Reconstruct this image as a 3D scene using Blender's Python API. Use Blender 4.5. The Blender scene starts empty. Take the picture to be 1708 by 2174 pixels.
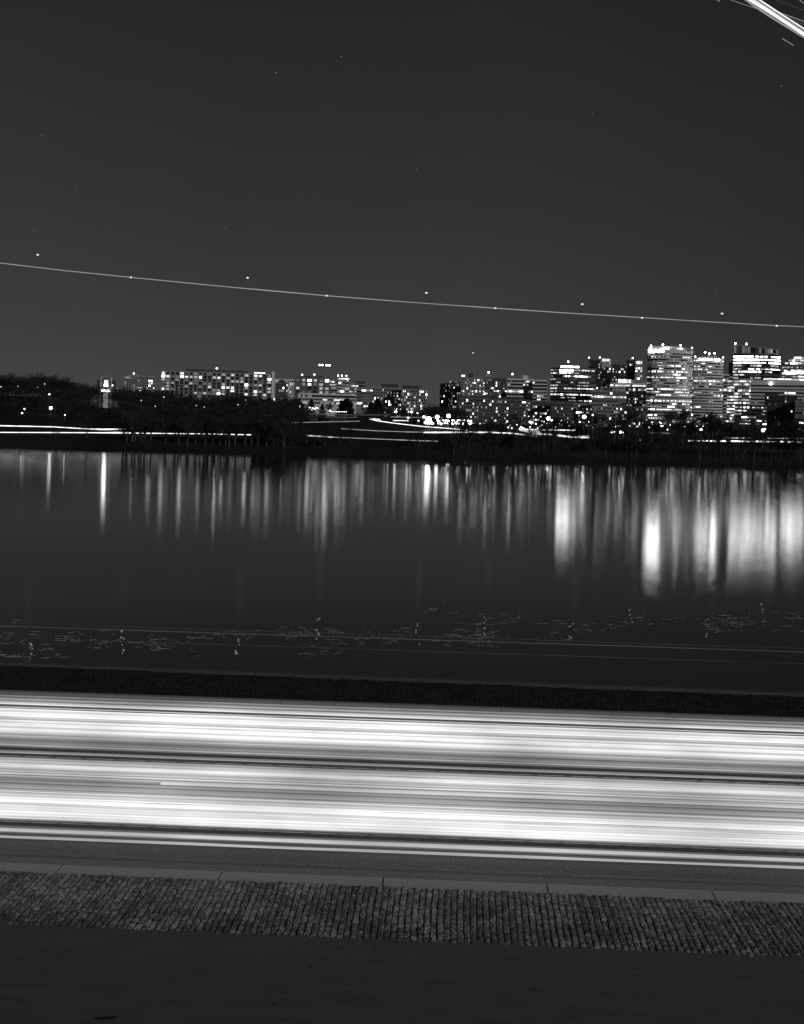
import bpy, bmesh, math, random
from mathutils import Vector, Matrix
C = bpy.context.scene.collection
SC = bpy.context.scene
PI = math.pi
R = math.radians
rnd = random.Random(7)

# ------------------------------------------------------------------ view geometry
F = 2790.0            # focal length in photo units (photo 1708 wide)
CX, HY = 854.0, 920.0 # optical axis in those units
ROLL = R(1.5)
CAMZ = 7.0
WATER = -2.0
def ray(x, y):
    u, v = x - CX, HY - y
    c, s = math.cos(ROLL), math.sin(ROLL)
    return Vector(((u*c - v*s)/F, 1.0, (u*s + v*c)/F))
def P(x, y, D):                       # point at depth D seen at that place of the photo
    r = ray(x, y)
    return Vector((r.x*D, D, CAMZ + r.z*D))
def G(x, y, z=0.0):                   # point of the horizontal plane z
    r = ray(x, y)
    t = (z - CAMZ)/r.z
    return Vector((r.x*t, t, z))

# ------------------------------------------------------------------ helpers
def mesh_obj(name, verts, faces, mat=None, parent=None, smooth=False):
    me = bpy.data.meshes.new(name)
    me.from_pydata([tuple(v) for v in verts], [], faces)
    me.validate()
    if mat: me.materials.append(mat)
    if smooth:
        for p in me.polygons: p.use_smooth = True
    o = bpy.data.objects.new(name, me); C.objects.link(o)
    if parent: o.parent = parent
    return o
def inst(name, me, parent=None, loc=(0,0,0), rot=(0,0,0), scale=(1,1,1)):
    o = bpy.data.objects.new(name, me); C.objects.link(o)
    o.location = loc; o.rotation_euler = rot; o.scale = scale
    if parent: o.parent = parent
    return o
def thing(name, label, cat, loc=(0,0,0), rz=0, group=None):
    o = bpy.data.objects.new(name, None); C.objects.link(o)
    o.location = loc; o.rotation_euler = (0,0,rz)
    o['label'] = label; o['category'] = cat
    if group: o['group'] = group
    return o
def tag(o, label, cat, group=None):
    o['label'] = label; o['category'] = cat
    if group: o['group'] = group
    return o
def struct(o, kind='structure'):
    o['kind'] = kind
    return o
class MB:
    def __init__(s): s.v=[]; s.f=[]
    def box(s, x0,x1,y0,y1,z0,z1):
        b=len(s.v)
        s.v += [(x0,y0,z0),(x1,y0,z0),(x1,y1,z0),(x0,y1,z0),(x0,y0,z1),(x1,y0,z1),(x1,y1,z1),(x0,y1,z1)]
        s.f += [(b,b+3,b+2,b+1),(b+4,b+5,b+6,b+7),(b,b+1,b+5,b+4),(b+1,b+2,b+6,b+5),(b+2,b+3,b+7,b+6),(b+3,b,b+4,b+7)]
    def obox(s, c, ax, ln, dp, ht):   # oriented box: centre of base c, unit dir ax, length, depth, height
        n = Vector((-ax[1], ax[0]));  b=len(s.v)
        for z in (c[2], c[2]+ht):
            for (a,d) in ((-.5,-.5),(.5,-.5),(.5,.5),(-.5,.5)):
                s.v.append((c[0]+ax[0]*a*ln+n.x*d*dp, c[1]+ax[1]*a*ln+n.y*d*dp, z))
        s.f += [(b,b+3,b+2,b+1),(b+4,b+5,b+6,b+7),(b,b+1,b+5,b+4),(b+1,b+2,b+6,b+5),(b+2,b+3,b+7,b+6),(b+3,b,b+4,b+7)]
    def tube(s, pts, rads, n=6):
        b0=len(s.v); pts=[Vector(p) for p in pts]
        for i,p in enumerate(pts):
            t=(pts[min(i+1,len(pts)-1)]-pts[max(i-1,0)]).normalized()
            up=Vector((0,0,1)) if abs(t.z)<.9 else Vector((1,0,0))
            a=t.cross(up).normalized(); c=t.cross(a)
            r=rads[i] if isinstance(rads,(list,tuple)) else rads
            for k in range(n):
                q=2*PI*k/n
                s.v.append(tuple(p+a*(math.cos(q)*r)+c*(math.sin(q)*r)))
        for i in range(len(pts)-1):
            for k in range(n):
                k2=(k+1)%n
                s.f.append((b0+i*n+k,b0+i*n+k2,b0+(i+1)*n+k2,b0+(i+1)*n+k))
        s.f.append(tuple(b0+k for k in range(n))[::-1])
        s.f.append(tuple(b0+(len(pts)-1)*n+k for k in range(n)))
    def prism(s, poly, z0, z1, ztop=None):
        b=len(s.v); n=len(poly)
        for p in poly: s.v.append((p[0],p[1],z0))
        for i,p in enumerate(poly): s.v.append((p[0],p[1],z1 if ztop is None else ztop(p)))
        for i in range(n):
            j=(i+1)%n; s.f.append((b+i,b+j,b+n+j,b+n+i))
        s.f.append(tuple(b+n+i for i in range(n)))
        s.f.append(tuple(b+i for i in range(n))[::-1])
    def ball(s, c, r, n=8, sz=1.0):
        b=len(s.v); m=n//2
        for i in range(m+1):
            a=PI*i/m
            for k in range(n):
                q=2*PI*k/n
                s.v.append((c[0]+r*math.sin(a)*math.cos(q), c[1]+r*math.sin(a)*math.sin(q), c[2]+r*sz*math.cos(a)))
        for i in range(m):
            for k in range(n):
                k2=(k+1)%n
                s.f.append((b+i*n+k,b+(i+1)*n+k,b+(i+1)*n+k2,b+i*n+k2))
    def build(s, name, mat=None, parent=None, smooth=False):
        return mesh_obj(name, s.v, s.f, mat, parent, smooth)

# ------------------------------------------------------------------ materials (all neutral greys: the scene is monochrome)
def new_mat(name):
    m=bpy.data.materials.new(name); m.use_nodes=True
    nt=m.node_tree; b=nt.nodes['Principled BSDF']
    return m, nt, b
def g(v): return (v,v,v,1)
def noise(nt, scale, detail=4, rough=.6, vec=None):
    n=nt.nodes.new('ShaderNodeTexNoise'); n.inputs['Scale'].default_value=scale
    n.inputs['Detail'].default_value=detail; n.inputs['Roughness'].default_value=rough
    if vec is not None: nt.links.new(vec, n.inputs['Vector'])
    return n.outputs['Fac']
def ramp(nt, fac, stops):
    r=nt.nodes.new('ShaderNodeValToRGB'); nt.links.new(fac, r.inputs['Fac'])
    e=r.color_ramp.elements
    while len(e)<len(stops): e.new(.5)
    for i,(p,v) in enumerate(stops): e[i].position=p; e[i].color=g(v)
    return r.outputs['Color']
def coords(nt, scale=(1,1,1)):
    t=nt.nodes.new('ShaderNodeTexCoord'); m=nt.nodes.new('ShaderNodeMapping')
    nt.links.new(t.outputs['Object'], m.inputs['Vector']); m.inputs['Scale'].default_value=scale
    return m.outputs['Vector']
def surf(name, lo, hi, scale, rough=.85, bump=0, bscale=None, stops=None, stretch=(1,1,1), spec=.3):
    m,nt,b=new_mat(name)
    v=coords(nt, stretch)
    f=noise(nt, scale, 6, .65, v)
    nt.links.new(ramp(nt, f, stops or [(.3,lo),(.7,hi)]), b.inputs['Base Color'])
    b.inputs['Roughness'].default_value=rough
    b.inputs['Specular IOR Level'].default_value=spec
    if bump:
        bp=nt.nodes.new('ShaderNodeBump'); bp.inputs['Strength'].default_value=bump; bp.inputs['Distance'].default_value=.02
        nt.links.new(noise(nt, bscale or scale, 5, .7, v), bp.inputs['Height'])
        nt.links.new(bp.outputs['Normal'], b.inputs['Normal'])
    return m
def emit(name, strength, vary=0.0, along=0.0):
    m=bpy.data.materials.new(name); m.use_nodes=True; nt=m.node_tree
    nt.nodes.clear()
    o=nt.nodes.new('ShaderNodeOutputMaterial'); e=nt.nodes.new('ShaderNodeEmission')
    e.inputs['Color'].default_value=g(1); e.inputs['Strength'].default_value=strength
    nt.links.new(e.outputs[0], o.inputs['Surface'])
    last=None
    if vary:
        oi=nt.nodes.new('ShaderNodeObjectInfo'); ge=nt.nodes.new('ShaderNodeNewGeometry')
        ad=nt.nodes.new('ShaderNodeMath'); ad.operation='ADD'
        nt.links.new(oi.outputs['Random'], ad.inputs[0]); nt.links.new(ge.outputs['Random Per Island'], ad.inputs[1])
        fr=nt.nodes.new('ShaderNodeMath'); fr.operation='FRACT'; nt.links.new(ad.outputs[0], fr.inputs[0])
        mr=nt.nodes.new('ShaderNodeMapRange'); nt.links.new(fr.outputs[0], mr.inputs['Value'])
        mr.inputs['To Min'].default_value=strength*(1-vary); mr.inputs['To Max'].default_value=strength*(1+vary)
        last=mr.outputs[0]
    if along:
        t=nt.nodes.new('ShaderNodeNewGeometry')
        n=nt.nodes.new('ShaderNodeTexNoise'); n.inputs['Scale'].default_value=along; n.inputs['Detail'].default_value=3
        nt.links.new(t.outputs['Position'], n.inputs['Vector'])
        mr=nt.nodes.new('ShaderNodeMapRange'); nt.links.new(n.outputs['Fac'], mr.inputs['Value'])
        mr.inputs['From Min'].default_value=.3; mr.inputs['From Max'].default_value=.7
        mr.inputs['To Min'].default_value=.72; mr.inputs['To Max'].default_value=1.28
        mu=nt.nodes.new('ShaderNodeMath'); mu.operation='MULTIPLY'
        nt.links.new(mr.outputs[0], mu.inputs[0])
        if last: nt.links.new(last, mu.inputs[1])
        else: mu.inputs[1].default_value=strength
        last=mu.outputs[0]
    if last: nt.links.new(last, e.inputs['Strength'])
    return m

M={}
M['asphalt']=surf('asphalt', .07,.13, 9, .9, .9, 60)
M['shoulder']=surf('shoulder_asphalt', .05,.22, 26, .85, 1.0, 28, stretch=(1,1,1))
M['near_asphalt']=surf('old_asphalt', .07,.10, 3, .95, .8, 40, stops=[(.25,.05),(.36,.075),(.7,.10)], stretch=(.35,1.6,1))
M['gutter']=surf('pale_concrete', .32,.5, 6, .85, .4, 30)
M['kerb']=surf('granite_kerb', .20,.28, 30, .8, .35, 45)
M['coping']=surf('coping_stone', .05,.085, 8, .85, .4, 20)
mm,nt,b=new_mat('granite_sett'); M['sett_a']=mm
v_=coords(nt); ge_=nt.nodes.new('ShaderNodeNewGeometry'); f1=noise(nt,38,5,.7,v_); f2=noise(nt,.9,3,.6,v_)
a1=nt.nodes.new('ShaderNodeMath'); a1.operation='MULTIPLY_ADD'; a1.inputs[1].default_value=.12; nt.links.new(ge_.outputs['Random Per Island'],a1.inputs[0]); nt.links.new(f1,a1.inputs[2])
a2=nt.nodes.new('ShaderNodeMath'); a2.operation='MULTIPLY_ADD'; a2.inputs[1].default_value=.32; nt.links.new(f2,a2.inputs[0]); nt.links.new(a1.outputs[0],a2.inputs[2])
nt.links.new(ramp(nt,a2.outputs[0],[(.48,.02),(.70,.055),(.86,.36)]), b.inputs['Base Color'])
b.inputs['Roughness'].default_value=.55; b.inputs['Specular IOR Level'].default_value=.5
bp=nt.nodes.new('ShaderNodeBump'); bp.inputs['Strength'].default_value=1; bp.inputs['Distance'].default_value=.02
nt.links.new(noise(nt,45,4,.7,v_), bp.inputs['Height']); nt.links.new(bp.outputs['Normal'], b.inputs['Normal'])
M['joint']=surf('joint_sand', .02,.05, 30, .95)
M['grass']=surf('turf', .010,.045, 3, .95, 1.0, 12, stretch=(.5,2,1), spec=.1)
M['land']=surf('far_turf', .010,.024, .03, .95, spec=.05)
M['wallstone']=surf('seawall_stone', .08,.2, 2, .9, .6, 6)
M['bark']=surf('bark', .04,.09, 3, .95, spec=.1)
M['twig']=surf('twigs', .02,.05, 2, .95, spec=.05)
M['needle']=surf('needles', .012,.03, 1.5, .95, spec=.05)
M['concrete']=surf('concrete', .55,.68, .15, .85)
M['dark_concrete']=surf('dark_concrete', .20,.30, .15, .85)
M['brick']=surf('dark_brick', .09,.15, .2, .9)
M['pale']=surf('pale_facade', .5,.6, .15, .8)
M['black']=surf('dark_cladding', .045,.075, .2, .6)
M['metal']=surf('painted_steel', .18,.26, .6, .6)
M['glint_flecks']=surf('glint_flecks', .55,.8, 4, .9)  # pale colour imitating bright glints on the ripples
mm,nt,b=new_mat('dark_glass'); b.inputs['Base Color'].default_value=g(.02); b.inputs['Roughness'].default_value=.15; M['glass']=mm
M['L1']=emit('lit_dim', .09, .8)
M['L2']=emit('lit_soft', .34, .7)
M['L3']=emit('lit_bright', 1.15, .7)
M['L4']=emit('lit_strong', 6.0, .5)
M['band']=emit('dim_floor_glow', .030, .6, .25)
M['lamp']=emit('lamp_light', 11.0, .5)
M['lampbig']=emit('strong_lamp', 22.0, .1)
M['SG']=emit('sign_and_bell_glow', 20.0, .2); M['SX']=emit('strong_sign', 60.0, .2); M['L5']=emit('lit_glare', 13.0, .6)
M['leaf']=surf('wet_leaf', .006,.014, 20, .6)
# water: smooth ripples averaged by the wind
mm,nt,b=new_mat('river_water'); M['water']=mm
nt.nodes.remove(b); ou=[n for n in nt.nodes if n.type=='OUTPUT_MATERIAL'][0]
gl=nt.nodes.new('ShaderNodeBsdfGlossy'); gl.distribution='BECKMANN'; gl.inputs['Roughness'].default_value=.102; gl.inputs['Color'].default_value=g(1)
df=nt.nodes.new('ShaderNodeBsdfDiffuse'); df.inputs['Color'].default_value=g(.012)
fr=nt.nodes.new('ShaderNodeFresnel'); fr.inputs['IOR'].default_value=1.31
mxs=nt.nodes.new('ShaderNodeMixShader'); nt.links.new(fr.outputs[0],mxs.inputs[0]); nt.links.new(df.outputs[0],mxs.inputs[1]); nt.links.new(gl.outputs[0],mxs.inputs[2])
nt.links.new(mxs.outputs[0],ou.inputs['Surface'])

# ------------------------------------------------------------------ camera
cam=bpy.data.cameras.new('camera'); co=bpy.data.objects.new('camera', cam); C.objects.link(co)
co.location=(0,0,CAMZ)
co.rotation_mode='XYZ'
Mx = Matrix.Rotation(R(90),4,'X') @ Matrix.Rotation(ROLL,4,'Z')
co.rotation_euler = Mx.to_euler()
cam.sensor_fit='HORIZONTAL'; cam.sensor_width=36; cam.lens=36*F/1708
cam.shift_y = -(1087-HY)/1708.0
cam.clip_end=12000; cam.clip_start=.1
SC.camera=co

# ------------------------------------------------------------------ world
w=bpy.data.worlds.new('World'); SC.world=w; w.use_nodes=True; nt=w.node_tree
bg=nt.nodes['Background']
tc=nt.nodes.new('ShaderNodeTexCoord'); sp=nt.nodes.new('ShaderNodeSeparateXYZ'); nt.links.new(tc.outputs['Generated'], sp.inputs[0])
cr=ramp(nt, sp.outputs['Z'], [(0.0,.058),(.03,.054),(.08,.042),(.17,.030),(.32,.019),(1.0,.011)])
sky=nt.nodes.new('ShaderNodeTexSky'); sky.sky_type='NISHITA'; sky.sun_disc=False; sky.sun_elevation=R(38); sky.sun_rotation=R(200)
bw=nt.nodes.new('ShaderNodeRGBToBW'); nt.links.new(sky.outputs['Color'], bw.inputs[0])
mu=nt.nodes.new('ShaderNodeMath'); mu.operation='MULTIPLY'; mu.inputs[1].default_value=.0002; nt.links.new(bw.outputs[0], mu.inputs[0])
mx=nt.nodes.new('ShaderNodeMath'); mx.operation='ADD'; nt.links.new(cr, mx.inputs[0]); nt.links.new(mu.outputs[0], mx.inputs[1])
n_=noise(nt,3.0,5,.55,tc.outputs['Generated'])
mr=nt.nodes.new('ShaderNodeMapRange'); nt.links.new(n_,mr.inputs['Value']); mr.inputs['From Min'].default_value=.3; mr.inputs['From Max'].default_value=.7; mr.inputs['To Min'].default_value=.93; mr.inputs['To Max'].default_value=1.07
mr2=nt.nodes.new('ShaderNodeMapRange'); nt.links.new(sp.outputs['X'],mr2.inputs['Value']); mr2.inputs['From Min'].default_value=.05; mr2.inputs['From Max'].default_value=.36; mr2.inputs['To Min'].default_value=1; mr2.inputs['To Max'].default_value=.72
m3=nt.nodes.new('ShaderNodeMath'); m3.operation='MULTIPLY'; nt.links.new(mr.outputs[0],m3.inputs[0]); nt.links.new(mr2.outputs[0],m3.inputs[1])
m4=nt.nodes.new('ShaderNodeMath'); m4.operation='MULTIPLY'; nt.links.new(m3.outputs[0],m4.inputs[0]); nt.links.new(mx.outputs[0],m4.inputs[1])
nt.links.new(m4.outputs[0], bg.inputs['Color']); bg.inputs['Strength'].default_value=1.0
sun=bpy.data.lights.new('fill_sun','SUN'); sun.energy=1.2; sun.angle=R(2); so=bpy.data.objects.new('fill_sun', sun); C.objects.link(so)  # added fill in place of street and city light on ground and facades
so.rotation_euler=(R(69),0,R(46))
SC.view_settings.view_transform='Standard'; SC.view_settings.look='None'; SC.view_settings.exposure=0; SC.view_settings.gamma=1
SC.cycles.use_denoising=True; SC.cycles.denoiser='OPENIMAGEDENOISE'
SC.cycles.max_bounces=5; SC.cycles.diffuse_bounces=2; SC.cycles.glossy_bounces=2; SC.cycles.sample_clamp_indirect=6
SC.cycles.use_light_tree=True; SC.cycles.caustics_reflective=True

# ------------------------------------------------------------------ near shore: road frame of reference
RY=R(-2.3)                                  # the road runs a little towards us on the right
ax=Vector((math.cos(RY), math.sin(RY),0)); an=Vector((-math.sin(RY), math.cos(RY),0))
O=G(854, 1868)                              # a point on the near kerb's road side
def W(s,t,z=0): q=O+ax*s+an*t; return Vector((q.x,q.y,z))   # along, across (away from us), height
def tpix(x,y,z=0):                          # across distance of that photo place
    return (G(x,y,z)-O).dot(an)
T_far=tpix(0,1478)                          # road's far edge
T_wall0=tpix(854,1448)                      # lawn's river edge
KW=.36
SETT_W=-tpix(854,1999)-KW
def sheet(name, s0,s1,t0,t1,z,mat,ns=1,nn=1,zf=None):
    v=[];f=[]
    for i in range(ns+1):
        for j in range(nn+1):
            s=s0+(s1-s0)*i/ns; t=t0+(t1-t0)*j/nn
            v.append(W(s,t,z+(zf(s,t) if zf else 0)))
    for i in range(ns):
        for j in range(nn):
            a=i*(nn+1)+j; f.append((a,a+nn+1,a+nn+2,a+1))
    return mesh_obj(name,v,f,mat)
L0=-75;L1=75
struct(sheet('footpath', L0,L1,-24,-KW-SETT_W-.002,.012,M['near_asphalt']))
struct(sheet('sett_bed', L0,L1,-KW-SETT_W,-KW,-.03,M['joint']))
struct(sheet('road_shoulder', L0,L1,0.006,1.75,.004,M['shoulder']))
struct(sheet('road', L0,L1,1.756,T_far-1.1,.0,M['asphalt']))
struct(sheet('ground', -160,160,-60,T_far+.6,-.25,M['joint']))
# gutter of pale slabs with open joints
mb=MB(); k=0; s=L0
while s<L1:
    a=W(s+1.4/2, T_far-.55, -.2); mb.obox(a,(ax.x,ax.y),1.388,1.08,.205+rnd.uniform(0,.004)); s+=1.4
struct(mb.build('gutter', M['gutter']))
mb=MB(); s=L0
while s<L1:
    a=W(s+1.4/2, T_far+.11, -.2); mb.obox(a,(ax.x,ax.y),1.388,.2,.32); s+=1.4
struct(mb.build('far_kerb', M['kerb']))
# near kerb, joints as in the photo
mb=MB(); s0=(G(815,1866)-O).dot(ax); Lk=2.55
for i in range(-26,26):
    a=W(s0+(i+.5)*Lk,-KW/2,-.2); mb.obox(a,(ax.x,ax.y),Lk-.022,KW-.006,.222+rnd.uniform(-.003,.003))
struct(mb.build('kerb', M['kerb']))
# granite setts: rows run towards the road
mb=MB(); r2=random.Random(3)
pit=.094; s=-14.5
row=0
while s<14.5:
    wob=r2.uniform(0,6.28); t=-KW-.01; rh=r2.uniform(-.006,.006)
    wd=pit*.955
    lean=r2.uniform(-.10,.10)
    while t>-KW-SETT_W+.05:
        ln=r2.uniform(.07,.12); tt=t-ln/2
        cs=s+.014*math.sin(tt*1.3+s*.9)+.004*math.sin(tt*6+wob)+r2.uniform(-.002,.002)
        h=.012+rh+r2.uniform(-.009,.012)
        b=len(mb.v)
        ww=wd/2*r2.uniform(.93,1.0); ll=ln/2-.0025
        tx=lean*1.3+r2.uniform(-.12,.12); ty=r2.uniform(-.10,.10)
        def q(ds,dt,z): p=W(cs+ds,tt+dt,z); mb.v.append((p.x,p.y,p.z))
        for (a1,a2) in ((-1,-1),(1,-1),(1,1),(-1,1)): q(a1*ww,a2*ll,-.05)
        for (a1,a2) in ((-1,-1),(1,-1),(1,1),(-1,1)): q(a1*ww,a2*ll,h-.026+a1*ww*tx+a2*ll*ty)
        for (a1,a2) in ((-1,-1),(1,-1),(1,1),(-1,1)): q(a1*ww*.80,a2*ll*.84,h-.006+a1*ww*tx+a2*ll*ty+r2.uniform(-.002,.003))
        for (a1,a2) in ((-1,-1),(1,-1),(1,1),(-1,1)): q(a1*ww*.36,a2*ll*.5,h+.003+a1*ww*tx+a2*ll*ty+r2.uniform(-.003,.003))
        for i in range(4):
            j=(i+1)%4
            mb.f.append((b+i,b+j,b+4+j,b+4+i)); mb.f.append((b+4+i,b+4+j,b+8+j,b+8+i)); mb.f.append((b+8+i,b+8+j,b+12+j,b+12+i))
        mb.f.append((b+12,b+13,b+14,b+15))
        t-=ln
    s+=pit; row+=1
struct(mb.build('sett_paving', M['sett_a']))
# lawn strip and seawall (the wall runs a little nearer on the right than the road does)
def wallT(s): return T_wall0 - s*.028
def lawn_z(s,t): return .008*math.sin(s*.7+t*2)+rnd.uniform(-.02,.02)
v=[];f=[];ns=500;nn=26
for i in range(ns+1):
    s=L0+(L1-L0)*i/ns
    for j in range(nn+1):
        t=T_far+.215+(wallT(s)-.26-T_far-.215)*j/nn
        v.append(W(s,t,.06+lawn_z(s,t)))
for i in range(ns):
    for j in range(nn):
        a=i*(nn+1)+j; f.append((a,a+nn+1,a+nn+2,a+1))
struct(mesh_obj('lawn',v,f,M['grass'],smooth=True))
mb=MB(); r3=random.Random(5)                # short tufts of the lawn
for i in range(26000):
    s=r3.uniform(-16,16); t=r3.uniform(T_far+.25, wallT(s)-.3); h=r3.uniform(.03,.09); a=r3.uniform(0,6.28); wv=.012
    p=W(s,t,.05); b=len(mb.v)
    mb.v += [(p.x-wv*math.cos(a),p.y-wv*math.sin(a),p.z),(p.x+wv*math.cos(a),p.y+wv*math.sin(a),p.z),(p.x+r3.uniform(-.04,.04),p.y+r3.uniform(-.04,.04),p.z+h)]
    mb.f.append((b,b+1,b+2))
struct(mb.build('grass', M['grass']),'stuff')
sw=thing('seawall','long low stone seawall with pale coping along the near lawn','wall',W(0,T_wall0,WATER))
mb=MB(); cp=MB(); s=L0
dirw=(ax-an*.028).normalized()
while s<L1:
    c=W(s+.9,wallT(s+.9)-.13,0)-sw.location
    cp.obox((c.x,c.y,2.0-.12+.08),(dirw.x,dirw.y),1.79,.26,.19+rnd.uniform(0,.006))
    mb.obox((c.x,c.y-.03,-1.5),(dirw.x,dirw.y),1.79,.2,3.44); s+=1.8
mb.build('wall_face',M['wallstone'],sw); cp.build('coping',M['coping'],sw)

# ------------------------------------------------------------------ water and far land
struct(mesh_obj('river',[(-2500,20,WATER),(2500,20,WATER),(2500,560,WATER),(-2500,560,WATER)],[(0,1,2,3)],M['water']))
TAB=[(500,-12),(527,-9.4),(532,-7.2),(546,-4.1),(562,-2.7),(700,-1.2),(850,1.6),(1000,5.6),(1200,12),(1500,21),(2200,30),(5000,45)]
def lerp_tab(D):
    for (a,za),(b_,zb) in zip(TAB,TAB[1:]):
        if D<=b_: 
            k=max(0,(D-a)/(b_-a)); return za+(zb-za)*k
    return TAB[-1][1]
def land(x,D):                               # height of the far land, x in metres
    ang=x/D*F+CX
    hill=0
    if D>700: hill=min(1,(D-700)/500.)*max(0,min(1,(205-ang)/120.))*11
    z=lerp_tab(D)+hill
    if D>540: z+=.35*math.sin(x*.021+D*.013)+.2*math.sin(x*.06-D*.03)
    elif D>524: z+=.5*math.sin(x*.035)+.35*math.sin(x*.11+1)
    return CAMZ+z
Ds=[500,515,522,527,529,532,538,546,554,562,580,610,650,700,770,850,920,1000,1100,1200,1350,1500,1800,2200,3500,5000]
v=[];f=[];nx=240
for D in Ds:
    for i in range(nx+1):
        x=(-1+2*i/nx)*D*.75; v.append((x,D,land(x,D)))
for j in range(len(Ds)-1):
    for i in range(nx):
        a=j*(nx+1)+i; f.append((a,a+1,a+nx+2,a+nx+1))
struct(mesh_obj('far_shore_terrain',v,f,M['land'],smooth=True))
def on_land(x,y,up=.9,dmin=528):
    r=ray(x,y); D=dmin
    while D<2300:
        if CAMZ+r.z*D <= land(r.x*D,D)+up: return Vector((r.x*D,D,CAMZ+r.z*D))
        D+=2
    return P(x,y,1400)

# ------------------------------------------------------------------ light trails on the near road
def srgb(c): c/=255.; return ((c+.055)/1.055)**2.4
prof=[(1474,70),(1477,150),(1480,95),(1484,190),(1488,150),(1492,232),(1497,228),(1502,238),(1506,250),(1520,255),(1524,244),(1527,225),(1531,238),(1535,255),(1550,255),(1554,190),
      (1558,150),(1563,190),(1568,125),(1572,175),(1577,135),(1581,190),(1584,150),(1587,60),(1591,60),(1593,60),(1595,245),(1598,60),(1606,60),(1609,200),(1613,225),(1620,240),(1630,228),(1640,215),(1646,190),
      (1649,150),(1654,120),(1658,165),(1664,140),(1668,185),(1674,175),(1677,235),(1682,240),(1685,200),(1690,235),(1700,255),(1707,215),(1712,255),(1722,255),(1727,230),(1731,255),(1736,235),(1739,150),(1742,60),(1744,60),
      (1752,60),(1756,140),(1759,215),(1762,205),(1766,140),(1769,60),(1771,60),(1774,150),(1776,200),(1779,130),(1780,60)]
def pv(y):
    for (a,va),(b_,vb) in zip(prof,prof[1:]):
        if a<=y<=b_: return va+(vb-va)*(y-a)/(b_-a)
    return 60
tm={}
def trail_mat(v):
    k=max(.06,round(v*12)/12.) if v>.3 else max(.02,round(v*40)/40.)
    if k not in tm: tm[k]=emit('headlight_glow_%d'%int(k*100), k, 0, .35)
    return tm[k]
ZT=.68
def trail(y0, thick, val, h, label, s0=-28, s1=28, dash=None, name='light_trail', grp='light trails on the near road'):
    c=G(0,y0,h); t=(c-O).dot(an)
    r=thick*c.y/F/2
    mb=MB()
    if dash:
        s=s0
        pts=[];rr_=[]
        while s<s1:
            for (q_,k_) in ((0,.4),(.08,1),(.8,1),(.88,.4)): pts.append(W(s+dash*q_,t,h)); rr_.append(r*k_)
            s+=dash
        mb.tube(pts,rr_,5)
    else:
        pts=[W(s0+(s1-s0)*i/28.,t+rt.uniform(-.008,.008),h+rt.uniform(-.004,.004)) for i in range(29)]
        mb.tube(pts,r,6)
    base=W(0,t,0); mb.v=[(p[0]-base.x,p[1]-base.y,p[2]) for p in mb.v]
    o=mb.build(name, trail_mat(val)); o.location=(base.x,base.y,0)
    return tag(o,label,'light trail',grp)
rt=random.Random(11)
y=1474.5
while y<1780:
    v=pv(y)
    step=rt.uniform(1.5,2.9)
    if v>75:
        v2=v*rt.choice((rt.uniform(.70,.9),rt.uniform(.88,1.02),rt.uniform(.95,1.06)))
        if v>240: v2=rt.choice((rt.uniform(200,232),rt.uniform(238,262),rt.uniform(246,268)))
        L=srgb(v2)
        if 1484<y<1503 and rt.random()<.4: y+=step; continue
        if y<1506: lab='thin streak of car light over the pale gutter by the far kerb'
        elif y<1556: lab='white streak of headlight in the broadest glare of the far lanes'
        elif y<1586: lab='grey streak of car light on the near side of the far lanes'
        elif y<1600: lab='single crisp white streak in the dark gap between the two directions'
        elif y<1648: lab='pale streak of car light just this side of the dark gap'
        elif y<1675: lab='dim streak of car light in the middle of the near lanes'
        elif y<1742: lab='white streak of headlight in the brightest glare of the near lanes'
        elif y<1768: lab='upper of the two soft white streaks nearest the shoulder'
        else: lab='lowest white streak, alone beside the asphalt shoulder'
        trail(y, step*1.18, L, rt.uniform(.62,.74), lab)
    y+=step
trail(1604,1.1,.24,.55,'fine dashed streak in the dark gap between the two directions',dash=.62)
trail(1739.5,1.7,.36,.6,'dashed flickering streak along the near edge of the near lanes',dash=.50)
trail(1743.5,1.3,.2,.6,'fainter lower twin of the flickering dashed streak in the near lanes',dash=.50)
s_mid=(G(400,1668)-O).dot(ax)
trail(1651,5,.62,.70,'pale streak that starts abruptly part way along the near lanes',s0=s_mid)
for (yy,th,vv,hh,lab) in ((1322,1.6,.034,3.1,'faintest upper streak of a tall bus roof light before the water'),
                    (1329,1.8,.040,3.0,'faint streak of a bus roof light, second from the top before the water'),
                    (1353,1.6,.034,2.9,'faint single streak of a truck light before the water, lowest of three')):
    trail(yy,th,vv,hh,lab,s0=-30,s1=30,grp='faint high streaks of tall vehicles')

# ripple glints and aircraft-flash reflections shaped as pale flecks near the seawall
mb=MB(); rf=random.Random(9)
def glint(x,y,ln,wd):
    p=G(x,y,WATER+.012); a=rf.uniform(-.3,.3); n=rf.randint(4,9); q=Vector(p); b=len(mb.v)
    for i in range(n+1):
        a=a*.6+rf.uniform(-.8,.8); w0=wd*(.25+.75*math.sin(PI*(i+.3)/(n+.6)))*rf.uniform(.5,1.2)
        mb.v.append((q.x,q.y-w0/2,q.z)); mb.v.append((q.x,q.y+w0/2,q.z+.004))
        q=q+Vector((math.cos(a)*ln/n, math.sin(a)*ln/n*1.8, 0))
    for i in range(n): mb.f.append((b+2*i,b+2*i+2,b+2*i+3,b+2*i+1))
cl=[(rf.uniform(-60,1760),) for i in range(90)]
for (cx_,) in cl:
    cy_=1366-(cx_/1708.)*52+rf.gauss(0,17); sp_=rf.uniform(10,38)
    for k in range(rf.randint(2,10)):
        glint(cx_+rf.gauss(0,sp_),cy_+rf.gauss(0,5),rf.choice((.08,.12,.2,.35,.6)),rf.choice((.012,.02,.02,.03,.05)))
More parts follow.
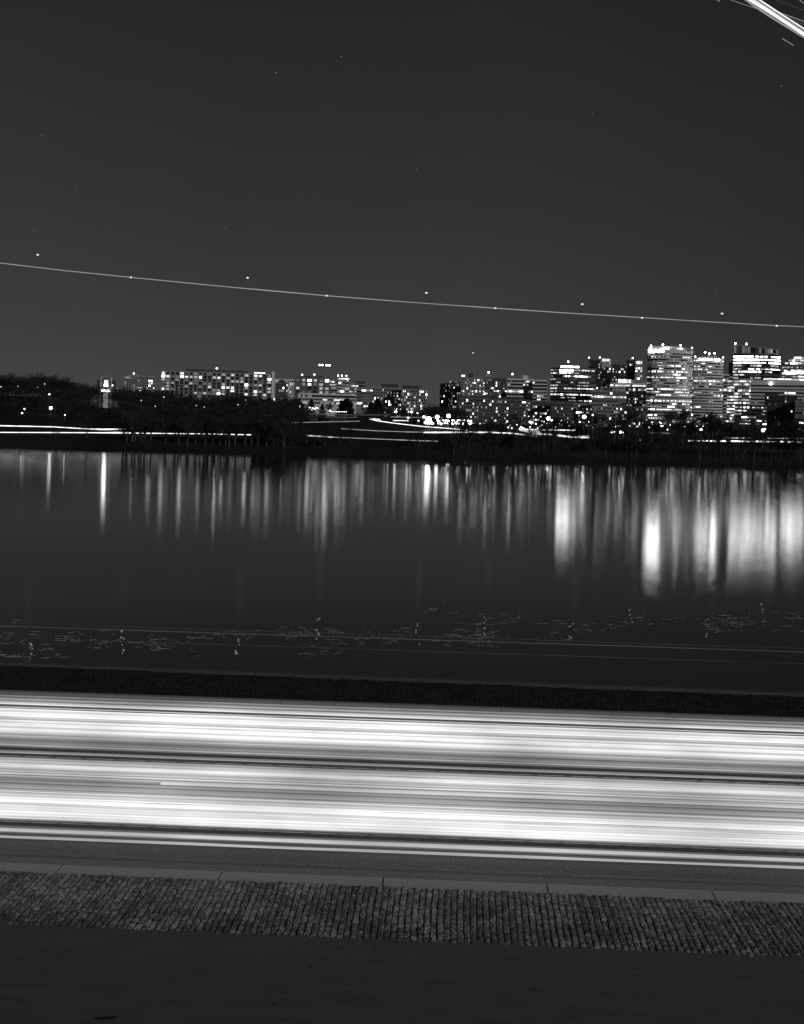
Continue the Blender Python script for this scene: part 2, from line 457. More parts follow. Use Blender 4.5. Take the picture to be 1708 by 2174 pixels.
for (gx,gy) in ((66,1385),(260,1362),(507,1366),(675,1337),(885,1345),(1028,1335),(1212,1337),(1340,1308),(1502,1334),(1620,1305)):  # pale beads modelled where the aircraft flashes reflect in the water
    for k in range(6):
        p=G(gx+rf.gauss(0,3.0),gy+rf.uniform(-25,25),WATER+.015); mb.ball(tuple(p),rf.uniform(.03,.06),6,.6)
struct(mb.build('glint_flecks',M['glint_flecks']),'stuff')

# ------------------------------------------------------------------ trees
def bare_tree(seed, H, spread, dense=1.0, rmin=.03, tf=1.0, tr_=.018, lvmax=5):
    rr=random.Random(seed); tr=MB(); cr_=MB()
    nodes=[]
    p=Vector((0,0,-1)); pts=[p.copy()]; r0=H*tr_; d=Vector((rr.uniform(-.06,.06),rr.uniform(-.06,.06),1)).normalized()
    th=H*rr.uniform(.26,.36)*tf; n=4
    for i in range(n):
        p=p+d*(th+1)/n; d=(d+Vector((rr.uniform(-.07,.07),rr.uniform(-.07,.07),0))).normalized(); pts.append(p.copy())
    rads=[r0*1.5]+[r0*(1-.10*i) for i in range(1,n+1)]
    tr.tube(pts,rads,7)
    def grow(p,d,ln,r,lv):
        pts=[p.copy()]; rs=[r]; q=p.copy(); dd=d.copy(); k=3 if lv<3 else 2
        for i in range(k):
            dd=(dd+Vector((rr.uniform(-.16,.16),rr.uniform(-.16,.16),rr.uniform(-.02,.16)))).normalized()
            q=q+dd*ln/k; pts.append(q.copy()); rs.append(max(rmin*.6,r*(1-.5*(i+1)/k)))
        cr_.tube(pts,rs,5 if lv<2 else 3)
        if lv>=lvmax: return
        nb=[0,4,4,4,4][lv] if lv>0 else 4
        nb=max(2,int(nb*dense+rr.random()*.8))
        for i in range(nb):
            f_=rr.uniform(.35,1.0); j=min(k-1,int(f_*k)); s_=pts[j].lerp(pts[j+1], f_*k-j if f_*k-j<1 else 1)
            a=rr.uniform(0,2*PI); tilt=rr.uniform(.35,.85)*spread
            side=dd.cross(Vector((math.cos(a),math.sin(a),.3))).normalized()
            nd=(dd+side*tilt).normalized()
            nd.z=max(nd.z,-.15)
            grow(s_,nd,ln*rr.uniform(.55,.78),max(rmin,r*rr.uniform(.45,.62)),lv+1)
    for i in range(5):
        a=i*2*PI/5+rr.uniform(-.4,.4); t=rr.uniform(.25,.7)*spread
        d0=Vector((math.cos(a)*t,math.sin(a)*t,1)).normalized()
        grow(pts[-1]-Vector((0,0,rr.uniform(0,th*.35))), d0, (H-th)*rr.uniform(.40,.55), r0*.55, 1)
    a=tr.build('trunk',M['bark']); b_=cr_.build('crown',M['twig'])
    C.objects.unlink(a); C.objects.unlink(b_)
    return a.data,b_.data
def conifer(seed,H,W_):
    rr=random.Random(seed); tr=MB(); cr_=MB()
    tr.tube([(0,0,-1),(0,0,H*.5),(0,0,H*.97)],[.3,.2,.03],6)
    for i in range(2600):
        z=H*(.18+.82*rr.random()**1.1); k=(1-(z/H))*1.25; rad=W_*min(1,.15+k)*(.45+.55*rr.random())*(1+.25*math.sin(z*2.2))
        a=rr.uniform(0,2*PI); c=Vector((rad*math.cos(a),rad*math.sin(a),z-.15*rad)); s_=rr.uniform(.25,.7)
        v1=Vector((rr.uniform(-1,1),rr.uniform(-1,1),rr.uniform(-.4,.4)))*s_; v2=Vector((rr.uniform(-1,1),rr.uniform(-1,1),rr.uniform(-.6,.6)))*s_
        b=len(cr_.v); cr_.v+=[tuple(c-v1),tuple(c+v2),tuple(c+v1-v2*.3)]; cr_.f.append((b,b+1,b+2))
    a=tr.build('trunk',M['bark']); b_=cr_.build('crown',M['needle'])
    C.objects.unlink(a); C.objects.unlink(b_)
    return a.data,b_.data
farp=[bare_tree(51,14,1.15,1.0,.05,.45),bare_tree(52,14,1.35,1.0,.05,.4),bare_tree(53,14,1.0,1.0,.05,.5),bare_tree(54,14,1.25,1.0,.05,.35)]
protos=[bare_tree(21,14,1.0),bare_tree(22,14,1.25,.9),bare_tree(23,14,.8),bare_tree(24,14,1.1,1.05),bare_tree(25,14,.95,.95)]
bankp=[bare_tree(61,14,1.1,1,.035,.8,.032),bare_tree(62,14,1.3,1,.035,.7,.036),bare_tree(63,14,1.0,1,.035,.9,.028)]
slim=[bare_tree(31,14,.45,.7),bare_tree(32,14,.6,.75)]
con=[conifer(41,12,3.2),conifer(42,12,4.0)]
def tree(x,D,H,proto,label,group,name='bare_tree',cat='tree'):
    p=ray(x,HY); X=p.x*D
    z=land(X,D)
    k=H/(12. if proto in con else 14.)
    t=thing(name,label,cat,(X,D,z),rt.uniform(0,6.28),group); 
    wx=k*rt.uniform(.9,1.2)*(1.25 if proto in farp else 1)
    t.scale=(wx,wx,k)
    inst('trunk',proto[0],t); inst('crown',proto[1],t)
    return t
def topH(x,y,D): # height that puts a crown's top at y
    return P(x,y,D).z-land(P(x,y,D).x,D)
rtr=random.Random(77)
# hill crest far left
x=-30
while x<345:
    ytop=790+ (9 if 55<x<72 else 0)+(6 if x>150 else 0)+(9 if x>235 else 0)+rtr.uniform(-4,9)
    if x>300: ytop+=16
    D=rtr.uniform(1220,1340)
    lab='bare tree on the dark hill crest beside the bell tower' if x>180 else 'bare tree on the dark hill crest at the left edge'
    if not 194<x<256: tree(x,D,min(24,topH(x,ytop,D)),rtr.choice(farp),lab,'bare trees on the far hill')
    x+=rtr.uniform(8,13)
for (y0,Da,Db,st) in ((822,1090,1190,11),(846,900,1020,13)):
    x=-30
    while x<345:
        D=rtr.uniform(Da,Db)
        if not (198<x<250 and y0<840): tree(x,D,min(22,max(4,topH(x,(y0 if not 190<x<258 else 873)+rtr.uniform(-7,9),D))),rtr.choice(farp),'bare tree on the dark slope between the hill crest and the riverside road','bare trees on the lower hill slope')
        x+=rtr.uniform(st*.8,st*1.3)
x=246                                       # grove below the long apartment block
while x<640:
    D=rtr.uniform(960,1150); yt=840+rtr.uniform(-6,6)+(7 if x>520 else 0)+(4 if x<330 else 0)
    tree(x,D,topH(x,yt+(22 if x<262 else 0),D),rtr.choice(farp),'bare tree in the dark grove below the long apartment block','bare trees below the apartment block')
    x+=rtr.uniform(7,11)
x=250
while x<640:
    D=rtr.uniform(720,900)
    tree(x,D,topH(x,862+rtr.uniform(-8,10),D),rtr.choice(farp),'bare tree behind the riverside road below the apartment block','bare trees behind the riverside road')
    x+=rtr.uniform(12,19)
for x in (186,): tree(x,538,9,protos[1],'small lone spreading tree before the bright road trails, near the bell tower',None)
for x in (118,): tree(x,536,5.5,protos[0],'smallest low tree by the water before the road trails',None)
for x in (262,270,281,288,295,301,308,320,352,372,380,398,416,424,436,441,452,468,480,487,499,521,534,548,566,588,604):
    D=rtr.uniform(533,541); tree(x,D,topH(x,rtr.uniform(866,890),D),rtr.choice(bankp),'bare tree on the waterside bank whose trunk cuts the road trails','waterside trees before the road trails')
x=560
while x<760:
    D=rtr.uniform(534,545); tree(x,D,rtr.uniform(3.5,7.0),rtr.choice(bankp),'low bare tree on the dark bank between the lawns and the river','low trees on the middle bank'); x+=rtr.uniform(12,26)
# clump round the monument grove
for i in range(26):
    x=rtr.uniform(588,812); D=rtr.uniform(1120,1210)
    if 684<x<702: continue
    tree(x,D,topH(x,849+rtr.uniform(-4,9),D),rtr.choice(con),'dark evergreen in the grove before the lit terrace building','dark evergreens in the middle grove','evergreen_tree')
for x in (700,): tree(x,1150,topH(x,856,1150),protos[2],'pale bare tree lit by a lamp in the middle grove',None)
x=790
while x<985:
    D=rtr.uniform(1050,1180); tree(x,D,topH(x,866+rtr.uniform(-8,8),D),rtr.choice(farp),'bare tree on the slope below the twin grey apartment blocks','bare trees in the middle distance'); x+=rtr.uniform(10,17)
# island wood to the right
big=[(980,876),(998,893),(1014,898),(1040,882),(1090,868),(1063,892),(1120,905),(1155,880),(1163,893),(1178,885),(1205,893),(1232,900),(1262,878),(1290,893),(1318,886),(1332,856),(1350,890),(1372,893),(1395,884),(1425,872),(1448,866),(1462,888),(1496,880),(1507,876),(1530,880),(1550,886),(1580,886),(1602,888),(1640,892),(1668,889),(1690,884),(1704,890)]
for (x,yt) in big:
    D=rtr.uniform(532,560)
    lab='tall bare tree standing above the wooded island bank under the towers' if x>1160 else 'tall bare tree rising from the wooded bank before the brick apartments'
    tree(x,D,topH(x,yt,D),rtr.choice(protos),lab,'tall bare trees on the island bank')
x=870
while x<1760:
    D=rtr.uniform(530,556); dens=.45 if x<960 else 1
    yt=(922 if x<1150 else 925)+rtr.uniform(-12,12)
    tree(x,D,topH(x,yt,D),rtr.choice(bankp[:2]+slim if x<1150 else slim+protos),'low bare tree in the dark thicket along the island shore','low trees in the island thicket')
    x+=rtr.uniform(6,10)/dens
tr1=tree(1488,529.5,topH(1488,908,529.5),slim[0],'slim pale sapling at the water edge below the twin towers',None)
# ------------------------------------------------------------------ brush along the shore
mb=MB(); rb=random.Random(13)
for i in range(9000):
    x=rb.uniform(-80,1800)
    D=rb.uniform(528,545)
    if x<880 and rb.random()<.75: continue
    X=ray(x,HY).x*D; z=land(X,D); h=rb.uniform(.6,3.2)*(1 if x>880 else .4)
    mb.tube([(X,D,z-.2),(X+rb.uniform(-.6,.6),D+rb.uniform(-.4,.4),z+h*.6),(X+rb.uniform(-1,1),D+rb.uniform(-.5,.5),z+h)],[.05,.035,.015],3)
struct(mb.build('undergrowth',M['twig']),'stuff')

# ------------------------------------------------------------------ buildings
def unit_win(mat):
    mb=MB(); mb.box(-.5,.5,-.5,.5,0,1); o=mb.build('window',mat); C.objects.unlink(o); return o.data
UW={k:unit_win(M[k]) for k in ('glass','L1','L2','L3','L4','L5')}
def path_at(path, s):
    for a,b_ in zip(path,path[1:]):
        l=math.hypot(b_[0]-a[0],b_[1]-a[1])
        if s<=l+1e-6:
            return (a[0]+(b_[0]-a[0])*s/l, a[1]+(b_[1]-a[1])*s/l), ((b_[0]-a[0])/l,(b_[1]-a[1])/l)
        s-=l
    return path[-1], ((b_[0]-a[0])/l,(b_[1]-a[1])/l)
def plen(path): return sum(math.hypot(b_[0]-a[0],b_[1]-a[1]) for a,b_ in zip(path,path[1:]))
def pick(rr, mix):
    q=rr.random(); s=0
    for k,p in mix:
        s+=p
        if q<s: return k
    return mix[-1][0]
MIX=[('L1',.30),('L2',.35),('L3',.25),('L4',.10)]
HOT=[('L1',.22),('L2',.36),('L3',.28),('L4',.14)]
DIM=[('L1',.55),('L2',.32),('L3',.13)]
def building(name,label,x0,x1,yt,D,floors,bays,style='punch',lit=.25,mix=MIX,wall='concrete',shape='flat',depth=None,
             rows=None,fh=None,roofs=(),wz=.62,ww=.6,beacons=(),ytr=None,seed=1,side=.0,hotrows=None,group='lit buildings across the river',cat='building',slabs=False,skip=0,ret=False,litgrid=None,parapet=1.0,zt=None):
    """x0..x1 and yt: outline in photo units; D distance in metres."""
    rr=random.Random(seed)
    A=P(x0,yt,D); B=P(x1,(ytr if ytr is not None else yt+(x1-x0)*.026),D)
    w_=B.x-A.x; top=(A.z+B.z)/2
    base=min(land(A.x,D),land(B.x,D))-3
    H=top-base; cx=(A.x+B.x)/2
    fh=fh or 3.6
    depth=depth or max(14,w_*.45)
    t=thing(name,label,cat,(cx,D,base),-math.atan2(cx,D)*.93,group)
    hw=w_/2
    if shape=='flat': path=[(-hw,0),(hw,0)]
    elif shape=='arc': path=[(-hw+w_*i/10., -w_*.16*(1-((i/10.-.45)/.55)**2)) for i in range(11)]
    elif shape=='arcR': path=[(-hw+w_*i/10., w_*.30*(i/10.)**2-w_*.05) for i in range(11)]
    elif shape=='arcL': path=[(-hw+w_*i/10., w_*.30*(1-i/10.)**2-w_*.05) for i in range(11)]
    elif shape=='cornerR': kx=-hw+w_*(1-side); path=[(-hw,w_*.03),(kx,-w_*.02),(hw,w_*side*.9)]
    elif shape=='cornerL': kx=-hw+w_*side; path=[(-hw,w_*side*.9),(kx,-w_*.02),(hw,w_*.03)]
    elif shape=='prow': path=[(-hw,w_*.04)]+[(-hw+w_*(1-side)*i/8., -w_*.07*math.sin(PI*i/8.)) for i in range(1,9)]+[(hw,w_*side*.8)]
    poly=path+[(hw,depth+path[-1][1]),(-hw,depth+path[-1][1])]
    mb=MB(); mb.prism(poly,0,H,zt)
    mb.build('wall',M[wall],t)
    PL=plen(path); bw_=PL/bays
    # parapet / roof edge
    for (ra,rb_,rh,rm) in roofs:
        m2=MB(); m2.box(-hw+w_*ra,-hw+w_*rb_,depth*.15,depth*.8,H+.02,H+rh); m2.build('roof_plant',M[rm],t)
    for (bx,bz) in beacons:
        m2=MB(); m2.tube([(-hw+w_*bx,depth*.1,H-.2),(-hw+w_*bx,depth*.1,H+bz)],.12,5); ms=m2.build('mast',M['metal'],t)
        m2=MB(); m2.ball((-hw+w_*bx,depth*.1,H+bz),.8,8); m2.build('beacon',M['lampbig' if bz>4 else 'lamp'],ms,True)
    wins=[]
    for fl in range(skip,floors):
        z=H-parapet-(fl+1)*fh+ fh*(1-wz)/2
        if z<1: break
        if style=='ribbon':
            m2=MB()
            for a,b_ in zip(path,path[1:]):
                l=math.hypot(b_[0]-a[0],b_[1]-a[1]); d=((b_[0]-a[0])/l,(b_[1]-a[1])/l)
                m2.obox(((a[0]+b_[0])/2,(a[1]+b_[1])/2,z),d,l*.985,.24,fh*wz)
            m2.build('window_band',M[rr.choice(('glass','glass','band','band'))],t)
            hot=hotrows and fl in hotrows
            i=0
            while i<bays:
                p_l=.95 if hot else lit*(.4+1.2*rr.random())
                run=rr.randint(1,4) if bays<24 else rr.randint(2,bays//4)
                if rr.random()<p_l:
                    kind='L3' if hot and rr.random()<.8 else ('L4' if hot else pick(rr,mix))
                    for j in range(run):
                        if i+j>=bays: break
                        if rr.random()<.07: continue
                        wins.append(((i+j+.5)*bw_,z+fh*wz*.08,bw_*1.0,fh*wz*(rr.uniform(.6,.8) if not (hot and name=='glass_tower') else .42),rr.choice((kind,kind,kind,'L2')) if not (hot and fl<3 and name=='glass_tower') else 'L5'))
                i+=run
        else:
            for i in range(bays):
                if litgrid is not None:
                    kind=litgrid.get((fl,i),'glass')
                    if kind=='glass' and rr.random()<.10: kind='L1'
                else: kind=pick(rr,mix) if rr.random()<lit*(.5+rr.random()) else 'glass'
                wwf=ww*rr.choice((.8,1,1,1.15))
                hh=fh*wz*(rr.uniform(.8,1) if kind!='glass' else 1)
                wins.append(((i+.5)*bw_,z,bw_*wwf,hh,kind))
        if slabs:
            m2=MB()
            for a,b_ in zip(path,path[1:]):
                l=math.hypot(b_[0]-a[0],b_[1]-a[1]); d=((b_[0]-a[0])/l,(b_[1]-a[1])/l)
                m2.obox(((a[0]+b_[0])/2,(a[1]+b_[1])/2-.5,z-fh*(1-wz)/2-.12),d,l,1.1,.3)
            m2.build('balcony_slab',M['dark_concrete'],t)
    order=sorted(wins,key=lambda q:(0 if q[4]!='glass' else 1, -q[2]*q[3]))
    first,rest=order[:100],order[100:]
    for (s,z,wd,hh,k) in first:
        (px,py),d=path_at(path,s)
        inst('window',UW[k],t,(px,py,z),(0,0,math.atan2(d[1],d[0])),(wd,.34,hh))
    if rest:
        me=bpy.data.meshes.new('window'); V=[];Fc=[];mi=[]
        ks=['glass','L1','L2','L3','L4','L5']
        for k in ks: me.materials.append(M[k])
        m2=MB()
        for (s,z,wd,hh,k) in rest:
            (px,py),d=path_at(path,s); m2.obox((px,py,z),d,wd,.34,hh); mi+= [ks.index(k)]*6
        me.from_pydata(m2.v,[],m2.f)
        for p_,q_ in zip(me.polygons,mi): p_.material_index=q_
        o=bpy.data.objects.new('window',me); C.objects.link(o); o.parent=t; o['kind']='stuff'
    return (t,path,H,w_,depth)
def sign(bd,x0,x1,zoff,h,mat='L4',y=-.5):
    t,path,H,w_,depth=bd
    for k in range(1):
        m2=MB(); n=6
        for i in range(n):
            sa=x0+(x1-x0)*i/n; sb=x0+(x1-x0)*(i+1)/n
            (pa,pb),d=path_at(path,plen(path)*(sa+sb)/2)
            m2.obox((pa,pb-.3,H+zoff),d,w_*(sb-sa)*.93,.5,h)
        m2.build('lit_sign',M[mat],t)

# --- long apartment block, windows as seen
lg={}
def row(fl,items):
    for c,k in items: lg[(fl,int(round((c-180)/51.6)))]=k
row(0,[(180,'L3'),(388,'L3'),(545,'L2'),(845,'L2'),(950,'L3'),(1130,'L2'),(1195,'L3'),(1245,'L3'),(1345,'L2')])
row(1,[(180,'L4'),(232,'L3'),(335,'L2'),(388,'L4'),(440,'L3'),(495,'L2'),(545,'L3'),(597,'L4'),(755,'L2'),(800,'L3'),(895,'L2'),(1035,'L2'),(1345,'L4'),(1190,'L2')])
row(2,[(178,'L2'),(230,'L1'),(335,'L2'),(440,'L1'),(600,'L1'),(800,'L1'),(940,'L2'),(990,'L2'),(1040,'L2'),(1245,'L1'),(1300,'L1'),(1345,'L2')])
row(3,[(230,'L2'),(283,'L2'),(490,'L2'),(655,'L1'),(695,'L2'),(845,'L2'),(1085,'L4'),(1135,'L1'),(1190,'L2'),(1245,'L2')])
row(4,[(230,'L2'),(438,'L2'),(697,'L3'),(845,'L4'),(893,'L3'),(945,'L3'),(1085,'L2'),(1345,'L2')])
row(5,[(173,'L3'),(228,'L3'),(283,'L1'),(750,'L2'),(790,'L2'),(845,'L2'),(945,'L3'),(1190,'L4'),(1245,'L2'),(1342,'L3')])
row(6,[(645,'L2'),(787,'L4'),(1085,'L3'),(1190,'L3'),(1290,'L3'),(850,'L2'),(560,'L2')])
b=building('apartment_block','long eight-storey apartment slab with scattered lit windows and balconies',344,577,787,1450,8,24,'punch',wall='dark_concrete',litgrid=lg,fh=3.5,wz=.72,ww=.62,roofs=((.22,.78,2.6,'black'),),slabs=True,depth=18,parapet=.7,beacons=((.5,4.5),),group=None)
m2=MB(); m2.box(b[3]/2+.02,b[3]/2+3.0,-1.2,16,0,b[2]+2.4); m2.build('end_wall',M['concrete'],b[0])
m2=MB(); m2.box(b[3]*.34,b[3]*.44,3,7,b[2]+.1,b[2]+1.5); m2.build('roof_lounge',M['L3'],b[0])
building('apartment_building','small distant apartment building with rows of bright windows beside the bell tower',265,329,797,1700,8,14,'punch',.33,HOT,'dark_concrete',seed=3,fh=3.2,roofs=((.3,.45,2,'dark_concrete'),),beacons=((.3,3),))
building('low_building','low flat-roofed building with a lit top floor between bell tower and apartment slab',246,337,823,1380,5,20,'punch',.28,MIX,'dark_concrete',seed=4,fh=3.4)
building('dark_building','dark unlit building right behind the bell tower',207,246,806,1650,5,8,'punch',.06,MIX,'black',seed=5)
building('gabled_building','squat building with a dark hipped roof between the slab and the square block',585,612,812,1500,8,7,'punch',.25,MIX,'brick',seed=6,fh=3.2)
building('office_building','low wide pale building behind the dark hipped roof',581,632,804,1650,9,12,'punch',.42,MIX,'concrete',seed=7,fh=3.3)
b=building('square_block','square block of large bright studio windows above the lit terrace',627,701,800,1400,4,6,'punch',.6,HOT,'brick',seed=9,fh=4.2,wz=.66,ww=.62,roofs=((.1,.8,1.8,'black'),),beacons=((.2,2.5),(.55,3)))
building('terrace_building','long low terraced building with two lit window bands below the square block',634,757,834,1330,3,26,'ribbon',.5,HOT,'concrete',seed=10,fh=3.4)
building('office_building','stepped office building behind the square block with a bright roof line',700,718,805,1600,8,6,'ribbon',.6,MIX,'dark_concrete',seed=11)
b=building('crowned_building','small tower crowned with a ring of roof lights behind the square block',717,744,802,1700,8,8,'ribbon',.45,MIX,'concrete',seed=12,beacons=((.05,3),(.35,3),(.7,3)))
sign(b,.1,.9,-2,2.0,'L3')
building('office_building','plain dark-topped office building between crowned tower and grey apartments',742,776,814,1650,7,9,'ribbon',.35,MIX,'dark_concrete',seed=14,roofs=((.4,.98,3,'black'),))
building('office_building','low stepped office building with a bright top floor beside the grey apartments',768,795,823,1500,7,9,'ribbon',.35,HOT,'dark_concrete',seed=15,hotrows=(0,))
building('apartment_building','first of the paired grey apartment blocks with a dark roof house',792,853,822,1500,10,18,'punch',.30,HOT,'dark_concrete',seed=16,fh=3.3,roofs=((.3,.9,4.5,'black'),))
building('apartment_building','second of the paired grey apartment blocks, ending at the valley gap',852,908,825,1480,10,16,'punch',.33,HOT,'dark_concrete',seed=17,fh=3.3,roofs=((.05,.7,4,'black'),))
building('low_building','small dark office with two rows of dotted windows under the grey apartments',806,866,862,1300,3,22,'punch',.5,MIX,'black',seed=18,fh=3.4,wz=.4)
building('apartment_tower','narrow dark apartment tower at the right side of the valley gap',935,957,813,1550,15,6,'punch',.22,MIX,'brick',seed=20,fh=3.2,slabs=True)
building('apartment_tower','apartment tower with a pale balcony stack beside the valley gap tower',955,983,806,1530,16,7,'punch',.25,DIM,'dark_concrete',seed=21,fh=3.2,slabs=True)
building('apartment_tower','wide apartment tower with many small square lit windows and two roof boxes',980,1030,801,1500,15,13,'punch',.42,HOT,'dark_concrete',seed=22,fh=3.2,wz=.5,ww=.5,roofs=((.3,.5,5,'black'),),beacons=((.05,2),(.12,2)))
building('apartment_tower','darker wing of the wide apartment tower under a single roof beacon',1029,1077,801,1520,12,12,'punch',.26,HOT,'brick',seed=23,fh=3.2,wz=.5,ww=.5,roofs=((0,.35,3.5,'dark_concrete'),),beacons=((.18,6),))
b=building('office_building','grey banded office building with a blank end wall behind the brick apartments',1077,1133,803,1450,11,16,'ribbon',.2,MIX,'concrete',seed=24,fh=3.7,hotrows=(3,),roofs=((.6,.8,4,'concrete'),),beacons=((.2,5),))
building('office_building','lower wing of the grey banded office next to the curved tower',1132,1163,806,1440,11,9,'ribbon',.2,MIX,'concrete',seed=25,fh=3.7)
# front row of brick apartments
FR='brick apartments in the front row'
building('brick_apartments','brick apartment building with stacked bright bay windows, first of the front row',972,1040,843,1150,9,15,'punch',.34,HOT,'brick',seed=30,fh=2.9,wz=.5,ww=.55,group=FR,roofs=((0,1,1.6,'black'),))
building('brick_apartments','brick apartment building behind the forked tree in the front row',1040,1122,846,1160,9,18,'punch',.26,MIX,'brick',seed=31,fh=2.9,wz=.5,ww=.5,group=FR,roofs=((0,.9,1.6,'black'),))
building('brick_apartments','narrow brick apartments with a bright top band below the grey office',1122,1172,850,1170,9,10,'punch',.28,HOT,'brick',seed=32,fh=2.9,wz=.5,group=FR)
building('brick_apartments','brick apartment building with few lights below the curved dark tower',1170,1218,853,1150,9,11,'punch',.16,MIX,'brick',seed=33,fh=2.9,wz=.5,group=FR,roofs=((0,1,1.4,'black'),))
building('brick_apartments','pale apartment building with small bright windows behind the twin globe lamp',1216,1262,855,1160,9,11,'punch',.33,MIX,'dark_concrete',seed=34,fh=2.9,wz=.5,group=FR)
building('brick_apartments','grey apartment building with dark balconies in the front row below the banded office',1258,1318,853,1140,10,13,'punch',.24,HOT,'dark_concrete',seed=35,fh=2.9,wz=.5,group=FR,roofs=((0,.9,1.4,'black'),))
building('brick_apartments','last front row apartment building, at the foot of the tallest tower',1317,1376,862,1140,8,12,'punch',.34,HOT,'brick',seed=36,fh=2.9,wz=.5,group=FR)
# tower cluster
b=building('office_tower','dark curved office tower with broken bright floor bands and a lit crown sign',1171,1265,780,1450,19,36,'ribbon',.5,HOT,'black',shape='arc',seed=40,fh=3.35,wz=.55,roofs=((.22,.62,2.2,'dark_concrete'),),beacons=((.38,7),),hotrows=(6,8))
sign(b,.22,.62,.1,1.5,'L5'); sign(b,.2,.5,-4.6,2.4,'L5')
b=building('residential_tower','flat-topped residential tower with a pale lit corner behind the curved dark tower',1251,1282,763,1650,22,9,'punch',.22,MIX,'black',seed=41,fh=3.3,beacons=((.02,2.5),(.75,3)))
b=building('residential_tower','slim pale tower face with paired small windows and a lit crown frame',1279,1298,761,1620,22,5,'punch',.30,MIX,'concrete',seed=42,fh=3.3,ww=.4)
sign(b,.05,.9,-3,2.4,'L3')
building('residential_tower','dark glass residential tower between two pale crowned towers',1298,1332,773,1600,20,10,'punch',.30,HOT,'black',seed=43,fh=3.2,ww=.5)
b=building('residential_tower','dark residential tower with a bright cornice beside the tallest tower',1330,1353,764,1650,20,6,'punch',.14,MIX,'black',seed=44,fh=3.2,beacons=((.6,2.5),))
b=building('residential_tower','narrow pale tower with a square lit crown beside the tallest tower',1350,1365,766,1630,20,3,'punch',.35,MIX,'concrete',seed=45,fh=3.2)
sign(b,.1,.9,-3.4,3,'L3')
b=building('office_building','mid-rise pale office with a bright penthouse before the residential towers',1297,1377,812,1480,8,24,'ribbon',.45,HOT,'concrete',seed=46,fh=3.5,hotrows=(0,),roofs=((.25,.98,4,'dark_concrete'),))
sign(b,.2,.54,.3,3.6,'L3')
building('office_building','mid-rise office with one unbroken white band of windows',1257,1330,828,1350,6,22,'ribbon',.18,MIX,'dark_concrete',seed=47,fh=3.6,hotrows=(1,),roofs=((.35,.6,3,'black'),))
building('office_building','pale grid-fronted office with square windows at the foot of the tallest tower',1329,1376,821,1380,9,14,'punch',.34,MIX,'pale',seed=48,fh=3.3,ww=.66,wz=.6)
b=building('office_tower','tallest banded concrete tower with a glaring sign in its top corner',1377,1472,737,1350,26,42,'ribbon',.55,HOT,'concrete',shape='prow',side=.2,seed=50,fh=3.0,wz=.5,ytr=746,beacons=((.07,3.6),(.33,5.0),(.72,4.4),(.97,2.0)),hotrows=(8,12,16,19),roofs=((.25,.8,1.8,'concrete'),),parapet=3.4)
sign(b,.06,.34,-2.5,1.7,'SX'); sign(b,.30,.46,.2,1.3,'L4'); sign(b,.60,.74,.0,1.6,'L3')
m2=MB()
for i_ in range(14):
    xa=-b[3]/2+b[3]*(.02+.96*i_/14); xb=-b[3]/2+b[3]*(.02+.96*(i_+1)/14); u_=(i_+.5)/14
    m2.box(xa,xb,.6,16,b[2]+.02,b[2]+.3+3.2*(1-((u_-.38)/.62)**2))
m2.build('curved_parapet',M['concrete'],b[0])
m2=MB(); m2.ball((-b[3]/2+b[3]*.06,-1.2,b[2]-1.6),2.3,12); m2.build('lit_emblem',M['lamp'],b[0],True)
b=building('office_tower','narrower twin of the tallest banded tower, with starry roof lights',1476,1537,758,1360,22,26,'ribbon',.28,HOT,'concrete',shape='prow',side=.36,seed=51,fh=3.0,wz=.5,ytr=762,beacons=((.03,1.5),(.36,6),(.5,4.5),(.68,5),(.97,1)),hotrows=(0,7),roofs=((.25,.75,2,'dark_concrete'),),parapet=1.2)
sign(b,.16,.58,-2.2,1.4,'SG'); sign(b,.66,.86,-2.4,1.6,'SX')
building('office_building','thin pale slab wedged between the narrow twin and the glass tower',1535,1550,794,1450,14,3,'ribbon',.2,MIX,'concrete',seed=52)
building('office_building','thin dark slab between the tallest tower and its narrow twin',1470,1478,818,1420,12,2,'punch',.5,MIX,'dark_concrete',seed=53)
b=building('glass_tower','tall glass tower with a slanted lantern top',1560,1657,750,1480,16,34,'ribbon',.55,HOT,'black',shape='prow',side=.25,seed=54,fh=3.5,wz=.72,hotrows=(0,1,2,4),ytr=752)
hw=b[3]/2; m2=MB(); m2.prism([(-hw,1),(hw*.9,1),(hw*.9,b[4]*.7),(-hw,b[4]*.7)],b[2]+.02,0,lambda p: b[2]+(10.5 if p[0]<0 else 5.5)); m2.build('roof_lantern',M['dark_concrete'],b[0])
rq=random.Random(8)
for i in range(16):
    k_=rq.choice(('glass','L1','L1','L1','glass','L2')); fx=-hw+ (i+.5)*b[3]*.95/16
    inst('lantern_pane',UW[k_],b[0],(fx,.9,b[2]+.8),(0,0,0),(b[3]*.052,.3,(8.6-(4.6*i/15.))))
for (fx,fz) in ((.03,11.6),(.27,11.2)):
    m2=MB(); m2.ball((-hw+b[3]*fx,1,b[2]+fz),.9,8); m2.build('beacon',M['lampbig'],b[0],True)
b=building('glass_tower','bright curved glass wing with glowing floors at the foot of the glass tower',1547,1600,803,1400,14,14,'ribbon',.97,[('L2',.45),('L3',.45),('L4',.1)],'concrete',shape='arcL',seed=55,fh=3.3,wz=.74)
building('office_tower','stepped dark glass shoulder beside the slanted glass tower',1549,1570,768,1500,12,5,'ribbon',.25,MIX,'black',seed=56)
b=building('domed_tower','round-shouldered tower with stacked bright floors at the right edge',1664,1752,774,1450,14,24,'ribbon',.72,HOT,'dark_concrete',shape='arc',seed=57,fh=3.4,wz=.6,hotrows=(1,4,9))
sign(b,.05,.55,-9.6,1.8,'SG')
DH=10.5; hw=b[3]/2; rd=random.Random(12)
